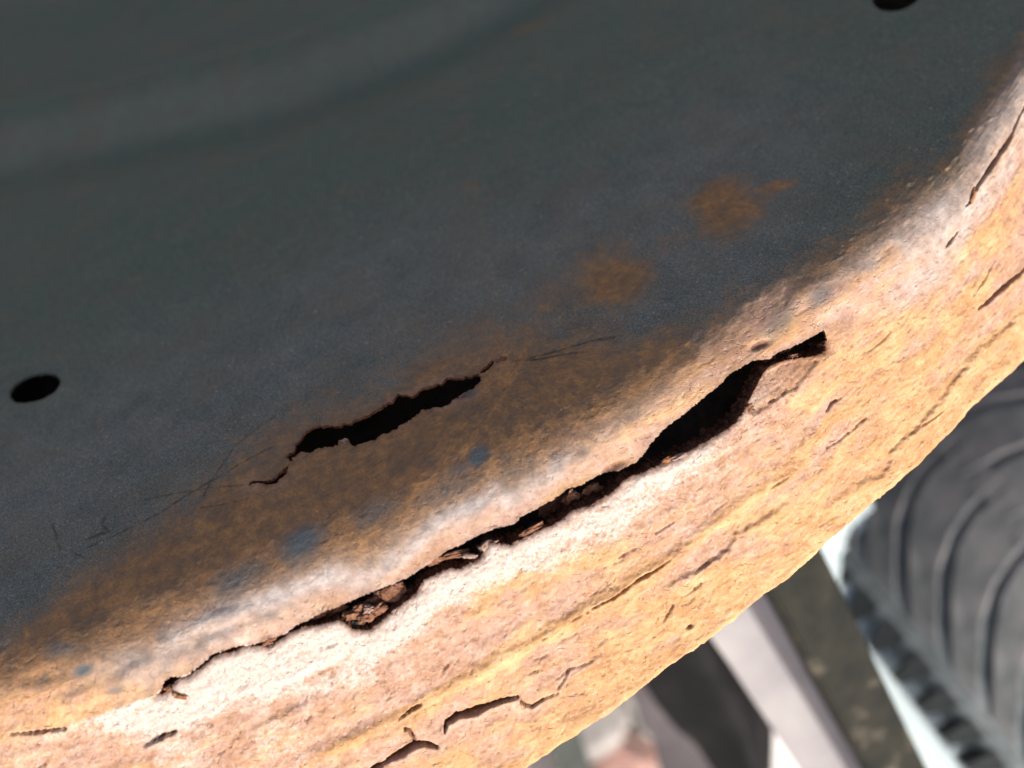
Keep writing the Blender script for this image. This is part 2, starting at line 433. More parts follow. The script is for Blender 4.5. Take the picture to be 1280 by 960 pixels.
step([(178,935),(192,927),(206,919),(222,913)], .0016, 26, 1, .0004, 2)
groove([(1225,385.5),(1237,376),(1249.5,364),(1266,350),(1290,328)], 2.8, .0026, .8)
groove([(1182.5,309),(1190.6,299),(1197,289)], 2.0, .0020, .8)
groove([(1206,258),(1209,256),(1223,230),(1233,216),(1245.5,198),(1262,173),(1274,145),(1284,130)], 3.0, .0030, .85)
step([(1180,315),(1197,287),(1209,256),(1223,230),(1245,198),(1262,173),(1274,145),(1290,110)], .0010, 14, -1, .0, 2)
groove([(858,786),(867,780)], 1.6, .0015, .7); groove([(828,780),(841.6,756)], 1.3, .0012, .5)
groove([(1033.6,514),(1040,504),(1052,498)], 1.6, .0014, .6)
groove([(1070,533),(1084,522)], 1.4, .001, .5); groove([(960,612),(985,596)], 1.2, .001, .4)
groove([(13,918),(44,915.6),(83,911)], 2.2, .0018, .6)
groove([(818,668),(845,652)], 1.3, .001, .5); groove([(560,832),(552,840)], 1.5, .0012, .7)
gr = np.random.RandomState(3)
for k in range(38):          # short fissures along the rim
    cx = gr.uniform(-40, 1260); off = gr.uniform(25, 235)
    cy = np.interp(cx, dvx, dvy)+off
    sl = (np.interp(cx+20, dvx, dvy)-np.interp(cx-20, dvx, dvy))/40
    ln = gr.uniform(5, 16)
    groove([(cx-ln, cy-sl*ln+gr.uniform(-2, 2)), (cx, cy+gr.uniform(-2, 2)), (cx+ln, cy+sl*ln+gr.uniform(-2, 2))], gr.uniform(.8, 1.5), gr.uniform(.0004, .0010), .35)
# terraces near the bottom left of the rim
for k in range(9):
    cx = gr.uniform(-60, 560); cy = np.interp(cx, dvx, dvy)+gr.uniform(15, 190); ln = gr.uniform(25, 70)
    step([(cx-ln, cy+ln*.42), (cx-ln*.3, cy+ln*.16+gr.uniform(-5, 5)), (cx+ln*.4, cy-ln*.2+gr.uniform(-5, 5)), (cx+ln, cy-ln*.45)], gr.uniform(.0003, .0008), gr.uniform(16, 40), gr.choice([-1, 1]), .0002, 3)
# blisters and dents by the fold
def blob(cx, cy, a, b, deg, h, fr=0, bl=0):
    e = ell(cx, cy, a, b, deg)/b+1
    k = np.exp(-np.clip(e, 0, 4)**2.6*.9); H[...] += k*h
    if fr: np.maximum(fresh, (1-sst(.7, 1.15, e))*fr, out=fresh)
blob(279, 772, 26, 10, 20, .0013); blob(240, 802, 34, 9, 30, -.0007); blob(300, 790, 40, 10, 20, .0012)
blob(170, 838, 26, 9, 30, .0014); blob(105, 870, 30, 12, 20, .0016); blob(60, 845, 30, 10, 10, -.0010)
blob(766, 584, 16, 5, 28, -.0013, .55); blob(950, 431, 13, 5, 22, -.0016, .7)
blob(1050, 402, 24, 16, 35, -.0010, .25); blob(1000, 372, 30, 10, 38, .0008)
for (cx, cy) in [(1245,142),(1060,292),(1075,272),(1210,163),(1185,195),(1120,232),(1045,318),(1220,170),(1200,182),(1100,257),(1105,250),(1160,222),(1180,210),(1135,238),(1230,158),(1145,215)]:
    blob(cx+gr.uniform(-9, 9), cy+gr.uniform(-9, 9), gr.uniform(2.5, 6), gr.uniform(1.2, 2.2), gr.uniform(10, 50), gr.uniform(.0003, .0007))
# the recessed layer left standing at the right end of the big crack
led = poly([(958,466),(983,453),(1000,449),(1016,447.5),(1023,452),(1010,468),(995,487),(975,496),(962,508),(942,520),(934,512),(945,490),(951,478)])+jit*4
ledm = 1-sst(-3, 2.5, led)
H -= ledm*.0011; 
# crumbled upper surface just beside the lips
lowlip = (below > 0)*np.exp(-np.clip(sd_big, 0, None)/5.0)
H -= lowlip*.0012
H += np.exp(-np.clip(sd_small, 0, None)/7.0)*(fbm(X/11, Y/11, 3, 9)-.38)*.0030
H -= np.exp(-np.clip(sd_holes, 0, None)/5.0)*.0014
H += (below <= 0)*np.exp(-np.clip(sd_big, 0, None)/7.0)*.0007
# pressed ridges of the disc centre
rid = np.array([(-300,225),(-150,214),(0,192),(120,165),(240,138),(350,112),(450,76),(530,42),(600,6),(680,-40),(760,-95)], float)
rp = on_plane(spline(rid, 60)[:, 0], spline(rid, 60)[:, 1])
far = np.zeros(NJ, bool); far[[j for j in range(NJ) if rows[j][0] in ('far', 'near')]] = True
Pf = P[:, far]
best = np.full(Pf.shape[:2], 1e9); sgn = np.zeros(Pf.shape[:2])
upv = np.array([-.41, .91, 0.]); 
for a, b in zip(rp[:-1], rp[1:]):
    d = b-a; t = np.clip(((Pf-a) @ d)/(d @ d), 0, 1); e = Pf-a-t[..., None]*d
    q = np.linalg.norm(e, axis=2); c = q < best
    best[c] = q[c]; sgn[c] = np.sign(e @ np.cross(NRM, d))[c]
q = best*sgn*(1 if np.mean(sgn[:, -1]) > 0 else -1)          # metres inwards from the ridge
hr = .018*np.exp(-((q-.036)/.028)**2)-.010*np.exp(-((q+.032)/.030)**2)-.012*sst(.06, .10, q)+.012*np.exp(-((q-.30)/.05)**2)+.012*np.exp(-((q-.50)/.06)**2)
H[:, far] += hr

# holes: the sheet dishes slightly towards them
P2 = P+Nn*H[..., None]
edge_in = sst(.88, 1.0, -V/LE[:, None])*(V < 0)
P2 = P2+dE[:, None, :]*(edge_in*(fbm(Uc/19, Vc/9, 5, 11, .6)-.5)*.0034)[..., None]
# vertices beside an outline move onto it
gi, gj = np.gradient(SDF)
g2 = gi*gi+gj*gj+1e-9
di = -SDF*gi/g2; dj = -SDF*gj/g2
mv = (np.maximum(np.abs(di), np.abs(dj)) < .5) & (np.abs(SDF) < 6)
dPi, dPj = np.gradient(P2, axis=0), np.gradient(P2, axis=1)
P3 = P2+np.where(mv[..., None], di[..., None]*dPi+dj[..., None]*dPj, 0)

# ------------------------------------------------------------------ wear masks; pale also holds light painted on the disc
nl = fbm(Uc/55, Vc/55, 4, 3)-.5; nm_ = fbm(Uc/16, Vc/16, 4, 15)-.5
rust = sst(-225, -85, below+np.interp(X, [0, 200, 450, 620, 800, 1000, 1280], [-5, 50, 108, 88, 5, -45, -80])+nl*110+nm_*60)
def spot(cx, cy, a, b, deg, soft=1.0):
    e = ell(cx, cy, a, b, deg)/b+1; return 1-sst(.15, 1.35*soft, e+nm_*.6+nl*.4)
for s_ in (spot(903, 262, 50, 40, 10)*1.25, spot(968, 234, 34, 9, 12)*.9, spot(760, 348, 58, 44, 20)*1.2, spot(700, 372, 60, 30, 20)*.5, spot(840, 300, 60, 20, 30)*.3, spot(655, 24, 25, 9, 0)*.5, spot(590, 232, 16, 10, 0)*.35):
    rust = np.maximum(rust, s_)
rust = np.clip(rust, 0, 1)
blue = np.zeros(X.shape)
for s_ in (spot(378, 678, 40, 24, 35), spot(598, 570, 18, 13, 40)*1.3, spot(575, 585, 22, 10, 20)*.6, spot(300, 722, 44, 20, 25)*.7, spot(470, 640, 40, 20, 25)*.6, spot(104, 838, 17, 9, 20)*1.0, spot(585, 494, 16, 6, 25)*1.1, spot(1025, 370, 16, 24, -50)*.7, spot(975, 402, 14, 34, -40)*.6, spot(75, 812, 26, 14, 10)*.6, spot(145, 862, 14, 6, 20)*.7, spot(560, 610, 50, 14, 25)*.4):
    blue = np.maximum(blue, s_)
dust = sst(-95, -40, below+nl*40)*sst(24, -14, below+nm_*30)*np.interp(X, [0, 80, 150, 500, 850, 900, 990, 1040, 1280], [.05, .1, .6, .5, .35, .05, .12, .6, .6])*(1-.7*is_rim)
dust = np.maximum(dust, np.exp(-((below+47+nl*40+nm_*16)/17)**2)*np.interp(X, [60, 150, 300, 680, 760, 800], [0, .6, .95, .95, .5, 0]))
dust = np.maximum(dust, .7*sst(1080, 1150, X)*sst(-85, -40, below+nm_*30)*sst(62, 20, below+nl*60)*.95)
dust = np.clip(dust*(.75+nm_), 0, 1)
# chalky bloom below the crack
pale = sst(105, 15, below+nl*60+nm_*50)*sst(-6, 4, below)*np.interp(X, [0, 140, 210, 520, 700, 850, 960, 1010], [.25, .45, 1., .85, .62, .5, .35, .1])
pale = np.maximum(pale, .26*sst(.0, .35, nm_+.1)*sst(640, 250, X)); pale = pale*np.clip(1+(lam-.5)*2.2+nm_*1.2, 0, 1.3); pale = np.clip(pale+pale_add, 0, 1)
bead_light = np.zeros(X.shape); bead_light[:, far] = np.exp(-((q-.001)/.019)**4)  # band along the ridge where light is painted into the colour
pale = pale*is_rim+(1-is_rim)*(np.clip(sst(.10, .26, V+nl*.05)+sst(900, 1150, X)*.7, 0, 1)+bead_light)  # off the rust: painted green ambient cast plus the painted ridge light
ochre = np.interp(X, [-100, 60, 300, 600, 760, 900, 1000, 1280], [.62, .5, .35, .34, .50, .60, .62, .62])
edge = -V/LE[:, None]
ochre = ochre+sst(.72, .97, edge)*.5+nl*.9+(lam-.5)*1.5+ochre_add
ochre = np.where(is_rim > 0, np.clip(ochre, 0, 1), .0)
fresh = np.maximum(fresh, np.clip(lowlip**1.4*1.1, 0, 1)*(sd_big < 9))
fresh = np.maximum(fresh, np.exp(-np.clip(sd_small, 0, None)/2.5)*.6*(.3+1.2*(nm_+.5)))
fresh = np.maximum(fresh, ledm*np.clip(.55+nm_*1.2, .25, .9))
fresh = np.clip(fresh, 0, 1)
for pts, w, k in (([(292,562),(275,585),(262,605),(254,621)], 1.3, .8), ([(340,560),(320,570),(275,595),(240,615),(200,642),(172,657),(140,672),(110,684)], 1.5, .75),
               ([(307,607),(262,610),(225,616),(180,626)], 1.3, .7), ([(310,624),(275,632),(250,635)], 1.2, .6), ([(92,691),(105,696),(116,698)], 1.4, .8),
               ([(66,655),(70,672),(75,686)], 3, .7), ([(131,648),(128,657),(137,665),(120,670),(108,674)], 2.6, .8),
               ([(640,451),(673,444),(699,437.6),(740,426),(768,421)], 1.6, .85), ([(640,451),(675,448),(703,442.6),(730,440)], 1.6, .85), ([(345,520),(310,545),(292,560)], 1.6, .45)):
    m = near(pts, 14); d, _, t = seg_d(pts, m); d = d+(fbm(X[m]/4, Y[m]/4, 2, 2)-.5)*1.8
    grime[m] = np.maximum(grime[m], (1-sst(.2, 1.0, d/(w*.85+.2)))*k*1.05*sst(.12, .5, fbm(X[m]/9, Y[m]/9, 2, 6)))
wear_light = np.stack([rust, pale, ochre, fresh], -1)
is_rim = np.maximum(is_rim, np.exp(-np.clip(sd_small, 0, None)/5.0)*sst(-.12, .06, nm_+.02)*.9)
film = np.stack([dust, np.clip(blue, 0, 1), grime, is_rim], -1)

# ------------------------------------------------------------------ meshes of the rim
PW = W(P3.reshape(-1, 3)).reshape(P3.shape); NW = Nn @ R.T
sdc = .25*(SDF[:-1, :-1]+SDF[1:, :-1]+SDF[:-1, 1:]+SDF[1:, 1:])
blc = .25*(below[:-1, :-1]+below[1:, :-1]+below[:-1, 1:]+below[1:, 1:])
hole = sdc < 0
idx = np.arange(NI*NJ).reshape(NI, NJ)
quads = np.stack([idx[:-1, :-1], idx[:-1, 1:], idx[1:, 1:], idx[1:, :-1]], -1)
ws_all, fs_all = wear_light.reshape(-1, 4), film.reshape(-1, 4)
rim = empty('wheel_rim', W(np.array([0, 0, -D0])))
tag(rim, 'large black painted steel rim with crumbling orange rusted edge, split by two ragged cracks', 'wheel rim')
def build_part(name, keep, thick, lay):
    fq = quads[keep]
    used = np.unique(fq); remap = np.full(NI*NJ, -1); remap[used] = np.arange(len(used))
    v = PW.reshape(-1, 3)[used]; w = ws_all[used]; fl = fs_all[used]; f = remap[fq]
    # broken edges get the thickness of the sheet
    eh = []
    kp = keep; hl = hole
    a, b = kp[:, :-1], kp[:, 1:]; c, d = hl[:, :-1], hl[:, 1:]
    for i, j in zip(*np.where((a & d) | (b & c))): eh.append((idx[i, j+1], idx[i+1, j+1]))
    a, b = kp[:-1], kp[1:]; c, d = hl[:-1], hl[1:]
    for i, j in zip(*np.where((a & d) | (b & c))): eh.append((idx[i+1, j], idx[i+1, j+1]))
    eh = np.array(eh); bv = np.unique(eh)
    nb_ = NW.reshape(-1, 3)[bv]; pb = PW.reshape(-1, 3)[bv]
    xb = X.reshape(-1)[bv]; yb = Y.reshape(-1)[bv]
    gx = np.gradient(SDF, axis=0)/1; 
    # push direction into the opening, for ragged layers
    dirv = -(gi[..., None]*dPi/np.sum(dPi**2, -1)[..., None].clip(1e-12)+gj[..., None]*dPj/np.sum(dPj**2, -1)[..., None].clip(1e-12)).reshape(-1, 3)[bv]
    dirv /= np.linalg.norm(dirv, axis=1)[:, None]+1e-9; dirv = dirv @ R.T
    rows_v = [remap[bv]]; vv = [v]; ww = [w]; ff = [fl]; base = len(v)
    holes_only = sd_holes.reshape(-1)[bv] < 8
    for k in range(lay+1):
        fr_ = k/lay
        jl = (fbm(xb/6+31*k, yb/6, 3, 4+k)-.5)*2
        push = np.where(holes_only, 0., np.sin(min(1., fr_*1.5)*1.57)*(.5+jl)*.0022) if lay > 2 else np.where(holes_only, 0, jl*.0002*fr_)
        vv.append(pb-nb_*(thick*fr_)+dirv*push[:, None])
        wa = w[remap[bv]].copy(); wa[:, 3] = np.where(holes_only, .0, 1.0); ww.append(wa)
        fb = fl[remap[bv]].copy(); fb[:, :3] = 0; ff.append(fb)
        rows_v.append(np.arange(base, base+len(bv))); base += len(bv)
    pos = {int(q_): n for n, q_ in enumerate(bv)}
    e0 = np.array([pos[int(x_)] for x_ in eh[:, 0]]); e1 = np.array([pos[int(x_)] for x_ in eh[:, 1]])
    strips = [np.stack([rows_v[k][e0], rows_v[k][e1], rows_v[k+1][e1], rows_v[k+1][e0]], -1) for k in range(1, lay+1)]
    return mesh_np(name, np.concatenate(vv), np.concatenate([f]+strips), STEEL, rim,
                   attrs={'wear_light': np.concatenate(ww), 'film': np.concatenate(ff)}, origin=np.array(rim.location))
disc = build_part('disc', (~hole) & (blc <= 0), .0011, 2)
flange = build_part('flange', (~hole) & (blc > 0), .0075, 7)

# inner wall behind the cracks
sj = 5
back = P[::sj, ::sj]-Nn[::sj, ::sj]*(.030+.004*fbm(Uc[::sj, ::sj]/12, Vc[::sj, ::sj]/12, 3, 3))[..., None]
ni, nj = back.shape[:2]
sel = [k for k in range(nj) if rows[min(k*sj, NJ-1)][0] != 'lip']
back = back[:, sel]; nj = len(sel)
ib = np.arange(ni*nj).reshape(ni, nj)
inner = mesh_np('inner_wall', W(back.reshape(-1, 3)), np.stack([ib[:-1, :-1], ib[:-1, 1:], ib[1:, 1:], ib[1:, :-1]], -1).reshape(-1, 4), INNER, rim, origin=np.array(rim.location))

# loose scales of rust inside the crack, each where it lodges
tree_pts = np.stack([X.ravel(), Y.ravel()], -1)
def surf(px, py, sink):
    k = int(np.argmin((X-px)**2+(Y-py)**2)); i, j = divmod(k, NJ)
    return P[i, j]-Nn[i, j]*sink, Nn[i, j]
def chip(name, px, py, a, b, c, deg, sink, mat, parent, seed, sub=4):
    p, n = surf(px, py, sink)
    t = np.array([math.cos(math.radians(deg)), math.sin(math.radians(deg)), 0]); t -= (t @ n)*n; t /= np.linalg.norm(t)
    s = np.cross(n, t)
    bm = bmesh.new(); bmesh.ops.create_icosphere(bm, subdivisions=sub, radius=1)
    rr = np.random.RandomState(seed); o3 = rr.rand(3)*50
    pts = np.array([v.co[:] for v in bm.verts])
    nz = fbm(pts[:, 0]*1.7+o3[0]+pts[:, 2], pts[:, 1]*1.7+o3[1]-pts[:, 2]*.7, 5, seed, .65)-.5
    pts = np.sign(pts)*np.abs(pts)**.75*(1+1.6*nz)[:, None]
    mm = .00029
    wp = p+pts[:, :1]*a*mm*t+pts[:, 1:2]*b*mm*s+pts[:, 2:]*c*mm*n
    org = W(p); wv = W(wp)-org
    for v, q_ in zip(bm.verts, wv): v.co = q_
    o = mesh_bm(name, bm, mat, parent, True); o.location = Vector(org)-rim.location
    return o
spec = [(437,774,9,6,6,10,.004,FLAKE),(449,767,8,7,6,40,.005,FLAKE),(455,776,8,5,5,10,.003,FLAKE),(461,766,7,5,5,0,.0035,PALEFLAKE),(463,774,6,5,4,30,.003,FLAKE),(473,766,9,7,6,30,.004,FLAKE),(446,782,10,4,4,10,.004,INNER),(466,757,16,5,4,25,.007,FLAKE),
        (490,747,17,13,5,25,.006,FLAKE),(543,706,12,5,5,20,.005,FLAKE),(568,699,20,4,4,10,.0045,FLAKE),(590,697,9,3,3,-5,.0025,PALEFLAKE),(612,686,10,7,6,20,.003,PALEFLAKE),(568,688,22,6,3,25,.012,FLAKE),
        (665,664,14,3,3,28,.002,FLAKE),(720,628,10,8,5,50,.008,FLAKE),(746,620,14,7,4,35,.008,FLAKE),
        (836,577,9,4,3,20,.0015,ORANGE),(850,573,11,4,3,25,.0015,PALEFLAKE),(972,449,10,4,3,20,.006,FLAKE),(990,441,13,5,4,30,.009,FLAKE),(1006,433,10,6,4,30,.010,FLAKE),(996,447,8,3,3,10,.003,FLAKE),
        (938,512,7,5,4,30,.002,FLAKE),(925,530,10,4,3,40,.003,FLAKE),(700,640,20,8,4,30,.014,FLAKE),(420,770,14,5,4,28,.007,FLAKE),(395,776,12,4,3,28,.005,FLAKE),(335,804,8,4,3,15,.002,FLAKE),(211,862,5,4,4,30,.001,FLAKE),(225,871,8,3,3,-15,-.0004,ORANGE),
        (1214,245,11,4,4,60,-.0004,ORANGE),(428,551,5,4,4,0,.001,PALEFLAKE),(383,571,7,4,3,20,.0006,PALEFLAKE),(357,583,6,4,3,40,.001,FLAKE),(440,524,9,4,3,20,.0005,FLAKE),(627,450,7,2.5,2.5,15,-.0002,FLAKE),(583,494,9,3.5,3,25,.0006,FLAKE)]
for n_, (px, py, a, b, c, deg, sink, mt) in enumerate(spec):
    chip('rust_flake', px, py, a, b, c, deg, sink, mt, rim, n_)

# ------------------------------------------------------------------ ground
gm = NT('pale_concrete')
gn = gm.noise(3, 6, .6); gn2 = gm.noise(60, 6, .7)
gc = gm.ramp(gn, (.3, (.22, .21, .196)), (.7, (.32, .307, .29)))
gc = gm.mix(gm.ramp(gn2, (.3, .5), (.6, 0.)), gc, (.13, .122, .112))
gm.link(gc, gm.b.inputs['Base Color']); gm.b.inputs['Roughness'].default_value = .9
gm.link(gm.bump(gn2, .5, .004), gm.b.inputs['Normal'])
xs = np.concatenate([-np.geomspace(150, 2.5, 10), np.linspace(-2, 2, 41), np.geomspace(2.5, 150, 10)])
gx, gy = np.meshgrid(xs, xs, indexing='ij'); gz = np.where(np.hypot(gx, gy) < 3, (fbm(gx*2+9, gy*2, 3, 3)-.5)*.012, 0)
n = len(xs); ig = np.arange(n*n).reshape(n, n)
ground = mesh_np('concrete_ground', np.stack([gx, gy, gz], -1).reshape(-1, 3), np.stack([ig[:-1, :-1], ig[1:, :-1], ig[1:, 1:], ig[:-1, 1:]], -1).reshape(-1, 4), gm.m)
tag(ground, 'pale sunlit concrete ground far below the rim', 'ground', kind='structure')

# ------------------------------------------------------------------ tyre standing behind on the right
RUB = simple('dusty_tyre_rubber', [(.07, .088, .095), (.12, .14, .147), (.18, .20, .205)], 30, .75, .3, .002)
DUSTRUB = simple('dusty_lug_rubber', [(.06, .068, .071), (.11, .114, .116), (.17, .16, .158)], 26, .8, .3, .002)
RT, WT = .36, .30
T = ray(1234, 916)*1.04                                        # top of the shoulder nearest the camera
ax = np.array([.79, .61, .0]); ax /= np.linalg.norm(ax)        # axis, camera axes
ti = np.array([.61, -.79, .0])
rad = np.cross(ax, ti); rad *= np.sign(rad[2])
cen = T-rad*RT
def tyre_pt(ang, wv, r):                                       # ang measured from the top, wv across from the shoulder
    return cen+ax*wv+(rad*math.cos(ang)+ti*math.sin(ang))*r
tyre = empty('truck_tyre', W(cen+ax*WT/2)); tag(tyre, 'grey dusty truck tyre with chunky chevron tread standing in the background', 'tyre')
prof = [(-.004, RT-.13), (-.014, RT-.10), (-.016, RT-.06), (-.008, RT-.03), (0, RT-.012), (.02, RT-.008), (.08, RT-.004), (.15, RT-.003), (.22, RT-.004), (.28, RT-.008), (.30, RT-.012), (.308, RT-.03), (.316, RT-.06), (.314, RT-.10), (.304, RT-.13)]
na = 160
tv = np.array([[tyre_pt(2*math.pi*k/na, w_, r_) for (w_, r_) in prof] for k in range(na)])
ii = np.arange(na*len(prof)).reshape(na, len(prof)); i2 = np.roll(ii, -1, 0)
mesh_np('carcass', W(tv.reshape(-1, 3)), np.stack([ii[:, :-1], ii[:, 1:], i2[:, 1:], i2[:, :-1]], -1).reshape(-1, 4), RUB, tyre, origin=np.array(tyre.location))
nlug = 40
def lug_bm(side):
    bm = bmesh.new(); sect = []
    path = [(.012, -.012, .019), (.03, .012, .021), (.06, .045, .022), (.09, .066, .026), (.12, .076, .027), (.162, .080, .025)]
    for (wv, cu, hw) in path:
        ww = wv if side == 0 else WT-wv
        rt = RT+.001 if wv > .02 else RT-.006; rb = RT-.02
        ring = []
        for (sg, r_, f_) in ((-1, rb, 1.15), (-1, rt-.003, 1.0), (-1, rt, .82), (1, rt, .82), (1, rt-.003, 1.), (1, rb, 1.15)):
            a = -(cu+(.0 if side == 0 else .021)+sg*hw*f_)/RT
            ring.append(bm.verts.new(W(tyre_pt(a, ww, r_))-np.array(tyre.location)))
        sect.append(ring)
    for s0, s1 in zip(sect[:-1], sect[1:]):
        for k in range(5): bm.faces.new((s0[k], s0[k+1], s1[k+1], s1[k]))
    bm.faces.new(sect[0]); bm.faces.new(sect[-1][::-1])
    return bm
def tooth_bm(side):
    bm = bmesh.new(); ring = []
    for wv in (-.030, -.012, .006):
        ww = wv if side == 0 else WT-wv; hw = {-.030: .006, -.012: .010, .006: .012}[wv]; hh = {-.030: .034, -.012: .022, .006: .010}[wv]
        ring.append([bm.verts.new(W(tyre_pt(sg*hw/RT, ww, RT-hh-dz))-np.array(tyre.location)) for sg, dz in ((-1, .026), (-1, 0), (1, 0), (1, .026))])
    for s0, s1 in zip(ring[:-1], ring[1:]):
        for k in range(4): bm.faces.new((s0[k], s0[(k+1) % 4], s1[(k+1) % 4], s1[k]))
    bm.faces.new(ring[0]); bm.faces.new(ring[-1][::-1])
    return bm
DARKRUB = simple('dark_rubber', [(.014, .018, .019), (.025, .030, .031), (.045, .048, .047)], 30, .8, .3, .002, .2)
axw = Vector(R @ ax)
for side in (0, 1):
    proto = mesh_bm('shoulder_block', tooth_bm(side), DARKRUB, tyre)
    for k in range(1, 58):
        c_ = proto.copy(); C.objects.link(c_); c_.parent = tyre
        c_.rotation_mode = 'QUATERNION'; c_.rotation_quaternion = Matrix.Rotation(2*math.pi*k/58, 3, axw).to_quaternion()
for side in (0, 1):
    proto = mesh_bm('tread_lug', lug_bm(side), DUSTRUB, tyre)
    for k in range(1, nlug):
        c_ = proto.copy(); C.objects.link(c_); c_.parent = tyre
        c_.rotation_mode = 'QUATERNION'; c_.rotation_quaternion = Matrix.Rotation(2*math.pi*k/nlug, 3, axw).to_quaternion()

# ------------------------------------------------------------------ bar, plank, rubber sheet and rubble below
BAR = simple('dark_painted_bar', [(.007, .008, .0065), (.012, .013, .010), (.020, .019, .014), (.09, .078, .058)], 40, .8, .3, .001, .15)
PLANK = simple('pale_grey_plank', [(.20, .19, .20), (.25, .235, .24), (.30, .285, .28)], 14, .8, .3, .001)
def beam(name, p0, p1, width, thick, mat, bev=.003, extra=None):
    """a straight bar between two points in camera axes, flat face towards the viewer"""
    d = p1-p0; L = np.linalg.norm(d); d = d/L
    z = np.array([0, 0, 1.]); z -= (z @ d)*d; z /= np.linalg.norm(z); s = np.cross(d, z)
    bm = bmesh.new(); bmesh.ops.create_cube(bm, size=1)
    bmesh.ops.bevel(bm, geom=[e for e in bm.edges if abs((e.verts[0].co-e.verts[1].co).y) > .5], offset=.06, segments=2, affect='EDGES')
    bmesh.ops.subdivide_edges(bm, edges=[e for e in bm.edges if abs((e.verts[0].co-e.verts[1].co).y) > .5], cuts=12)
    mid = (p0+p1)/2; org = W(mid)
    for v in bm.verts:
        q_ = np.array(v.co)
        sx = np.sign(q_[0])*(.5*width-(.5-abs(q_[0]))/.06*bev*.9) if abs(q_[0]) > .43 else q_[0]*width
        sz = np.sign(q_[2])*(.5*thick-(.5-abs(q_[2]))/.06*bev*.9) if abs(q_[2]) > .43 else q_[2]*thick
        wob = (vn(np.array(q_[1]*9+3.), np.array(sx*40+1.), 2)-.5)*.0015
        v.co = R @ (d*q_[1]*L+s*(sx+wob)+z*(sz+wob))
    o = mesh_bm(name, bm, mat); o.location = Vector(org)
    return o
def to_ground(p0, p1):
    w0, w1 = W(p0), W(p1); t = (w0[2]-.0)/(w0[2]-w1[2]) if w0[2] > w1[2] else 3.0
    return p0+(p1-p0)*min(t, 4.0)
b0 = ray(941, 622)*.66; b1 = ray(1119, 966)*.82
bar = beam('steel_bar', b0, to_ground(b0, b1), .0385, .03, BAR)
tag(bar, 'dark olive-black flat steel bar slanting down between the tyre and the pale plank', 'bar')
q0 = ray(888, 698)*.80; q1 = ray(1043, 938)*.90
plank = beam('plank', q0, ray(1068, 976)*.915, .062, .012, PLANK)
tag(plank, 'pale lilac-grey board end beside the dark bar, just under the rim edge', 'board')

def gd_(px, py):
    return -CAM[2]/(R[2] @ ray(px, py))
PANEL = simple('pale_blue_panel', [(.36, .44, .46), (.42, .50, .52), (.47, .55, .57)], 9, .6, .2, .001)
p0 = ray(1010, 600)*1.10; p1 = ray(1178, 900)*1.13
panel = beam('bright_gap_sheet', p0, to_ground(p0, p1), .085, .004, PANEL)  # added sheet, brightens the gap where shaded ground would show
tag(panel, 'added pale bluish sheet standing in for bright ground between the dark bar and the tyre tread', 'sheet')
SLAB = simple('sun_patch_white', [(.50, .485, .465), (.60, .585, .565), (.66, .65, .635)], 10, .9, .4, .003)  # added slab, paler than the ground: full sun put into its colour
w_s = np.array([at(x, y, gd_(x, y)) for x, y in ((985, 885), )])[0]
bm = bmesh.new(); bmesh.ops.create_cube(bm, size=1)
for v in bm.verts: v.co = (v.co.x*.34, v.co.y*.42, v.co.z*.06)
bmesh.ops.bevel(bm, geom=bm.edges[:], offset=.008, segments=2, affect='EDGES')
slab = mesh_bm('sun_patch_slab', bm, SLAB); slab.location = (w_s[0], w_s[1], .03); slab.rotation_euler = (0, 0, .5)
tag(slab, 'added white slab standing in for a patch of sunlit ground under the pale board', 'slab')
RSH = simple('black_rubber_sheet', [(.008, .008, .009), (.013, .0125, .013), (.026, .023, .024)], 16, .75, .3, .002, .15)
def sheet(name, rings, mat, th):
    """a bent sheet through rows of (x, y, depth), given real thickness"""
    rws = [spline([ray(x, y)*d for (x, y, d) in r_], 22) for r_ in rings]
    g_ = np.array([spline([r_[k] for r_ in rws], 26) for k in range(22)])
    g_ = g_+((fbm(np.arange(22)[:, None]*.35+np.zeros(26), np.arange(26)[None]*.35+np.zeros((22, 1)), 3, 5)-.5)*.006)[..., None]
    a_, b_ = g_.shape[:2]; nn = np.cross(np.gradient(g_, axis=0), np.gradient(g_, axis=1)); nn /= np.linalg.norm(nn, axis=2)[..., None]
    if nn[..., 2].mean() < 0: nn = -nn
    bk = g_-nn*th; vv = np.concatenate([g_.reshape(-1, 3), bk.reshape(-1, 3)]); id_ = np.arange(a_*b_).reshape(a_, b_); o_ = a_*b_
    fs = [np.stack([id_[:-1, :-1], id_[:-1, 1:], id_[1:, 1:], id_[1:, :-1]], -1).reshape(-1, 4)]
    fs.append(fs[0][:, ::-1]+o_)
    for e in (id_[0], id_[-1], id_[:, 0], id_[:, -1]):
        fs.append(np.stack([e[:-1], e[1:], e[1:]+o_, e[:-1]+o_], -1))
    org = W(g_.reshape(-1, 3).mean(0))
    return mesh_np(name, W(vv), np.concatenate(fs), mat, origin=org)
rub = sheet('rubber_sheet', [[(770,800,1.24),(806,862,1.25),(868,935,1.26),(930,1020,1.28)],
                             [(850,770,1.16),(885,835,1.17),(925,905,1.18),(955,1010,1.2)],
                             [(885,750,1.22),(921,795,1.24),(957,850,1.26),(962,1010,1.3)],
                             [(890,745,1.30),(927,800,1.32),(966,870,1.34),(960,990,1.38)]], RSH, .006)
tag(rub, 'folded black rubber sheet hanging below the rim edge left of the pale board', 'rubber sheet')
DUSTSH = simple('dusty_grey_sheet', [(.085, .072, .076), (.115, .10, .104), (.16, .14, .14)], 12, .8, .3, .002)
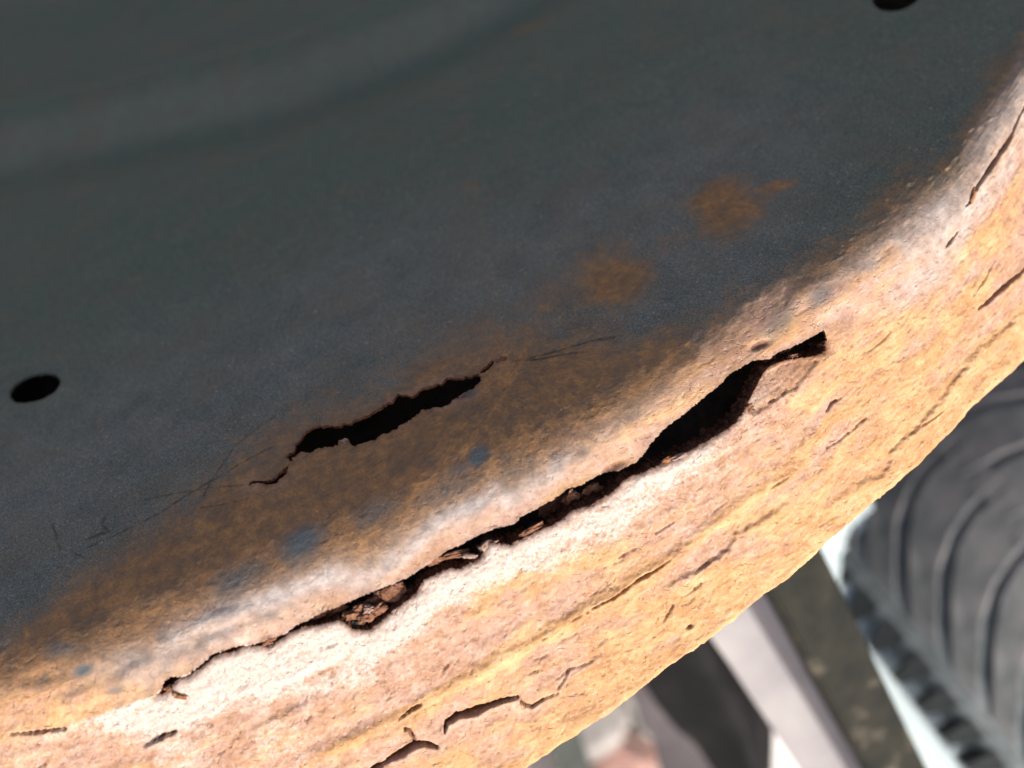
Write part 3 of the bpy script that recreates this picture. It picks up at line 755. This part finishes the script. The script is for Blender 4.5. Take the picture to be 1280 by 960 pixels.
gs = sheet('metal_plate', [[(780,850,1.46),(793,885,1.47),(812,925,1.48),(840,1010,1.5)], [(840,830,1.40),(860,880,1.41),(885,930,1.42),(915,1010,1.44)], [(880,810,1.36),(910,870,1.37),(940,930,1.38),(970,1010,1.4)]], DUSTSH, .008)
tag(gs, 'dusty purplish-grey plate tucked under the folded black rubber sheet', 'plate')
BRICK = simple('broken_brick', [(.20, .11, .09), (.30, .18, .15), (.36, .25, .22)], 18, .9, .5, .004)
STONE = simple('grey_stone', [(.22, .205, .195), (.30, .28, .265), (.38, .36, .34)], 16, .9, .5, .004)
def lumpy(name, px, py, d, a, b, c, deg, mat, seed):
    p = ray(px, py)*d
    bm = bmesh.new(); bmesh.ops.create_cube(bm, size=2)
    bmesh.ops.bevel(bm, geom=bm.edges[:], offset=.3, segments=3, affect='EDGES')
    bmesh.ops.subdivide_edges(bm, edges=bm.edges[:], cuts=3, use_grid_fill=True)
    pts = np.array([v.co[:] for v in bm.verts])
    nz = fbm(pts[:, 0]*1.3+seed*7.7+pts[:, 2], pts[:, 1]*1.3+pts[:, 2]*.6+40, 4, seed)-.5
    pts = pts*(1+.45*nz)[:, None]
    cs, sn = math.cos(math.radians(deg)), math.sin(math.radians(deg))
    t = np.array([cs, sn, 0]); s = np.array([-sn, cs, 0]); z = np.array([0, 0, 1.])
    wv = (pts[:, :1]*a*t+pts[:, 1:2]*b*s+pts[:, 2:]*c*z) @ R.T
    for v, q_ in zip(bm.verts, wv): v.co = q_
    o = mesh_bm(name, bm, mat, None, True); w0 = W(p); o.location = Vector((w0[0], w0[1], c*.85))
    return o
def gd(px, py):                                                # distance to the ground along a line of sight
    r = ray(px, py); return -CAM[2]/(R[2] @ r)
br_ = lumpy('brick', 775, 950, gd(775, 950)-.05, .05, .06, .04, 60, BRICK, 2); tag(br_, 'dusty pinkish brick fragment on the ground at the bottom edge beside a grey stone', 'brick')
st_ = lumpy('stone', 738, 905, gd(738, 905)-.05, .06, .05, .04, 30, STONE, 3); tag(st_, 'pale grey stone lying just under the rim edge, touching the pinkish brick', 'stone')
HOSE = simple('dark_green_hose', [(.018, .024, .020), (.028, .036, .030), (.04, .048, .04)], 30, .6, .2, .001)
shade_stone = lumpy('stone', 655, 965, gd(655, 965)-.05, .07, .06, .045, 20, STONE, 8); tag(shade_stone, 'added grey stone standing in for shaded ground, half hidden by the rim edge, left of the dark iron strip', 'stone')  # added stone, its grey takes the place of shade on the ground
h0 = ray(690, 870)*1.66; h1 = ray(728, 985)*1.70
strip = beam('iron_strip', h0, ray(770, 1120)*1.72, .046, .02, HOSE)
tag(strip, 'dark greenish iron strip at the bottom edge, left of the grey stone', 'iron strip')
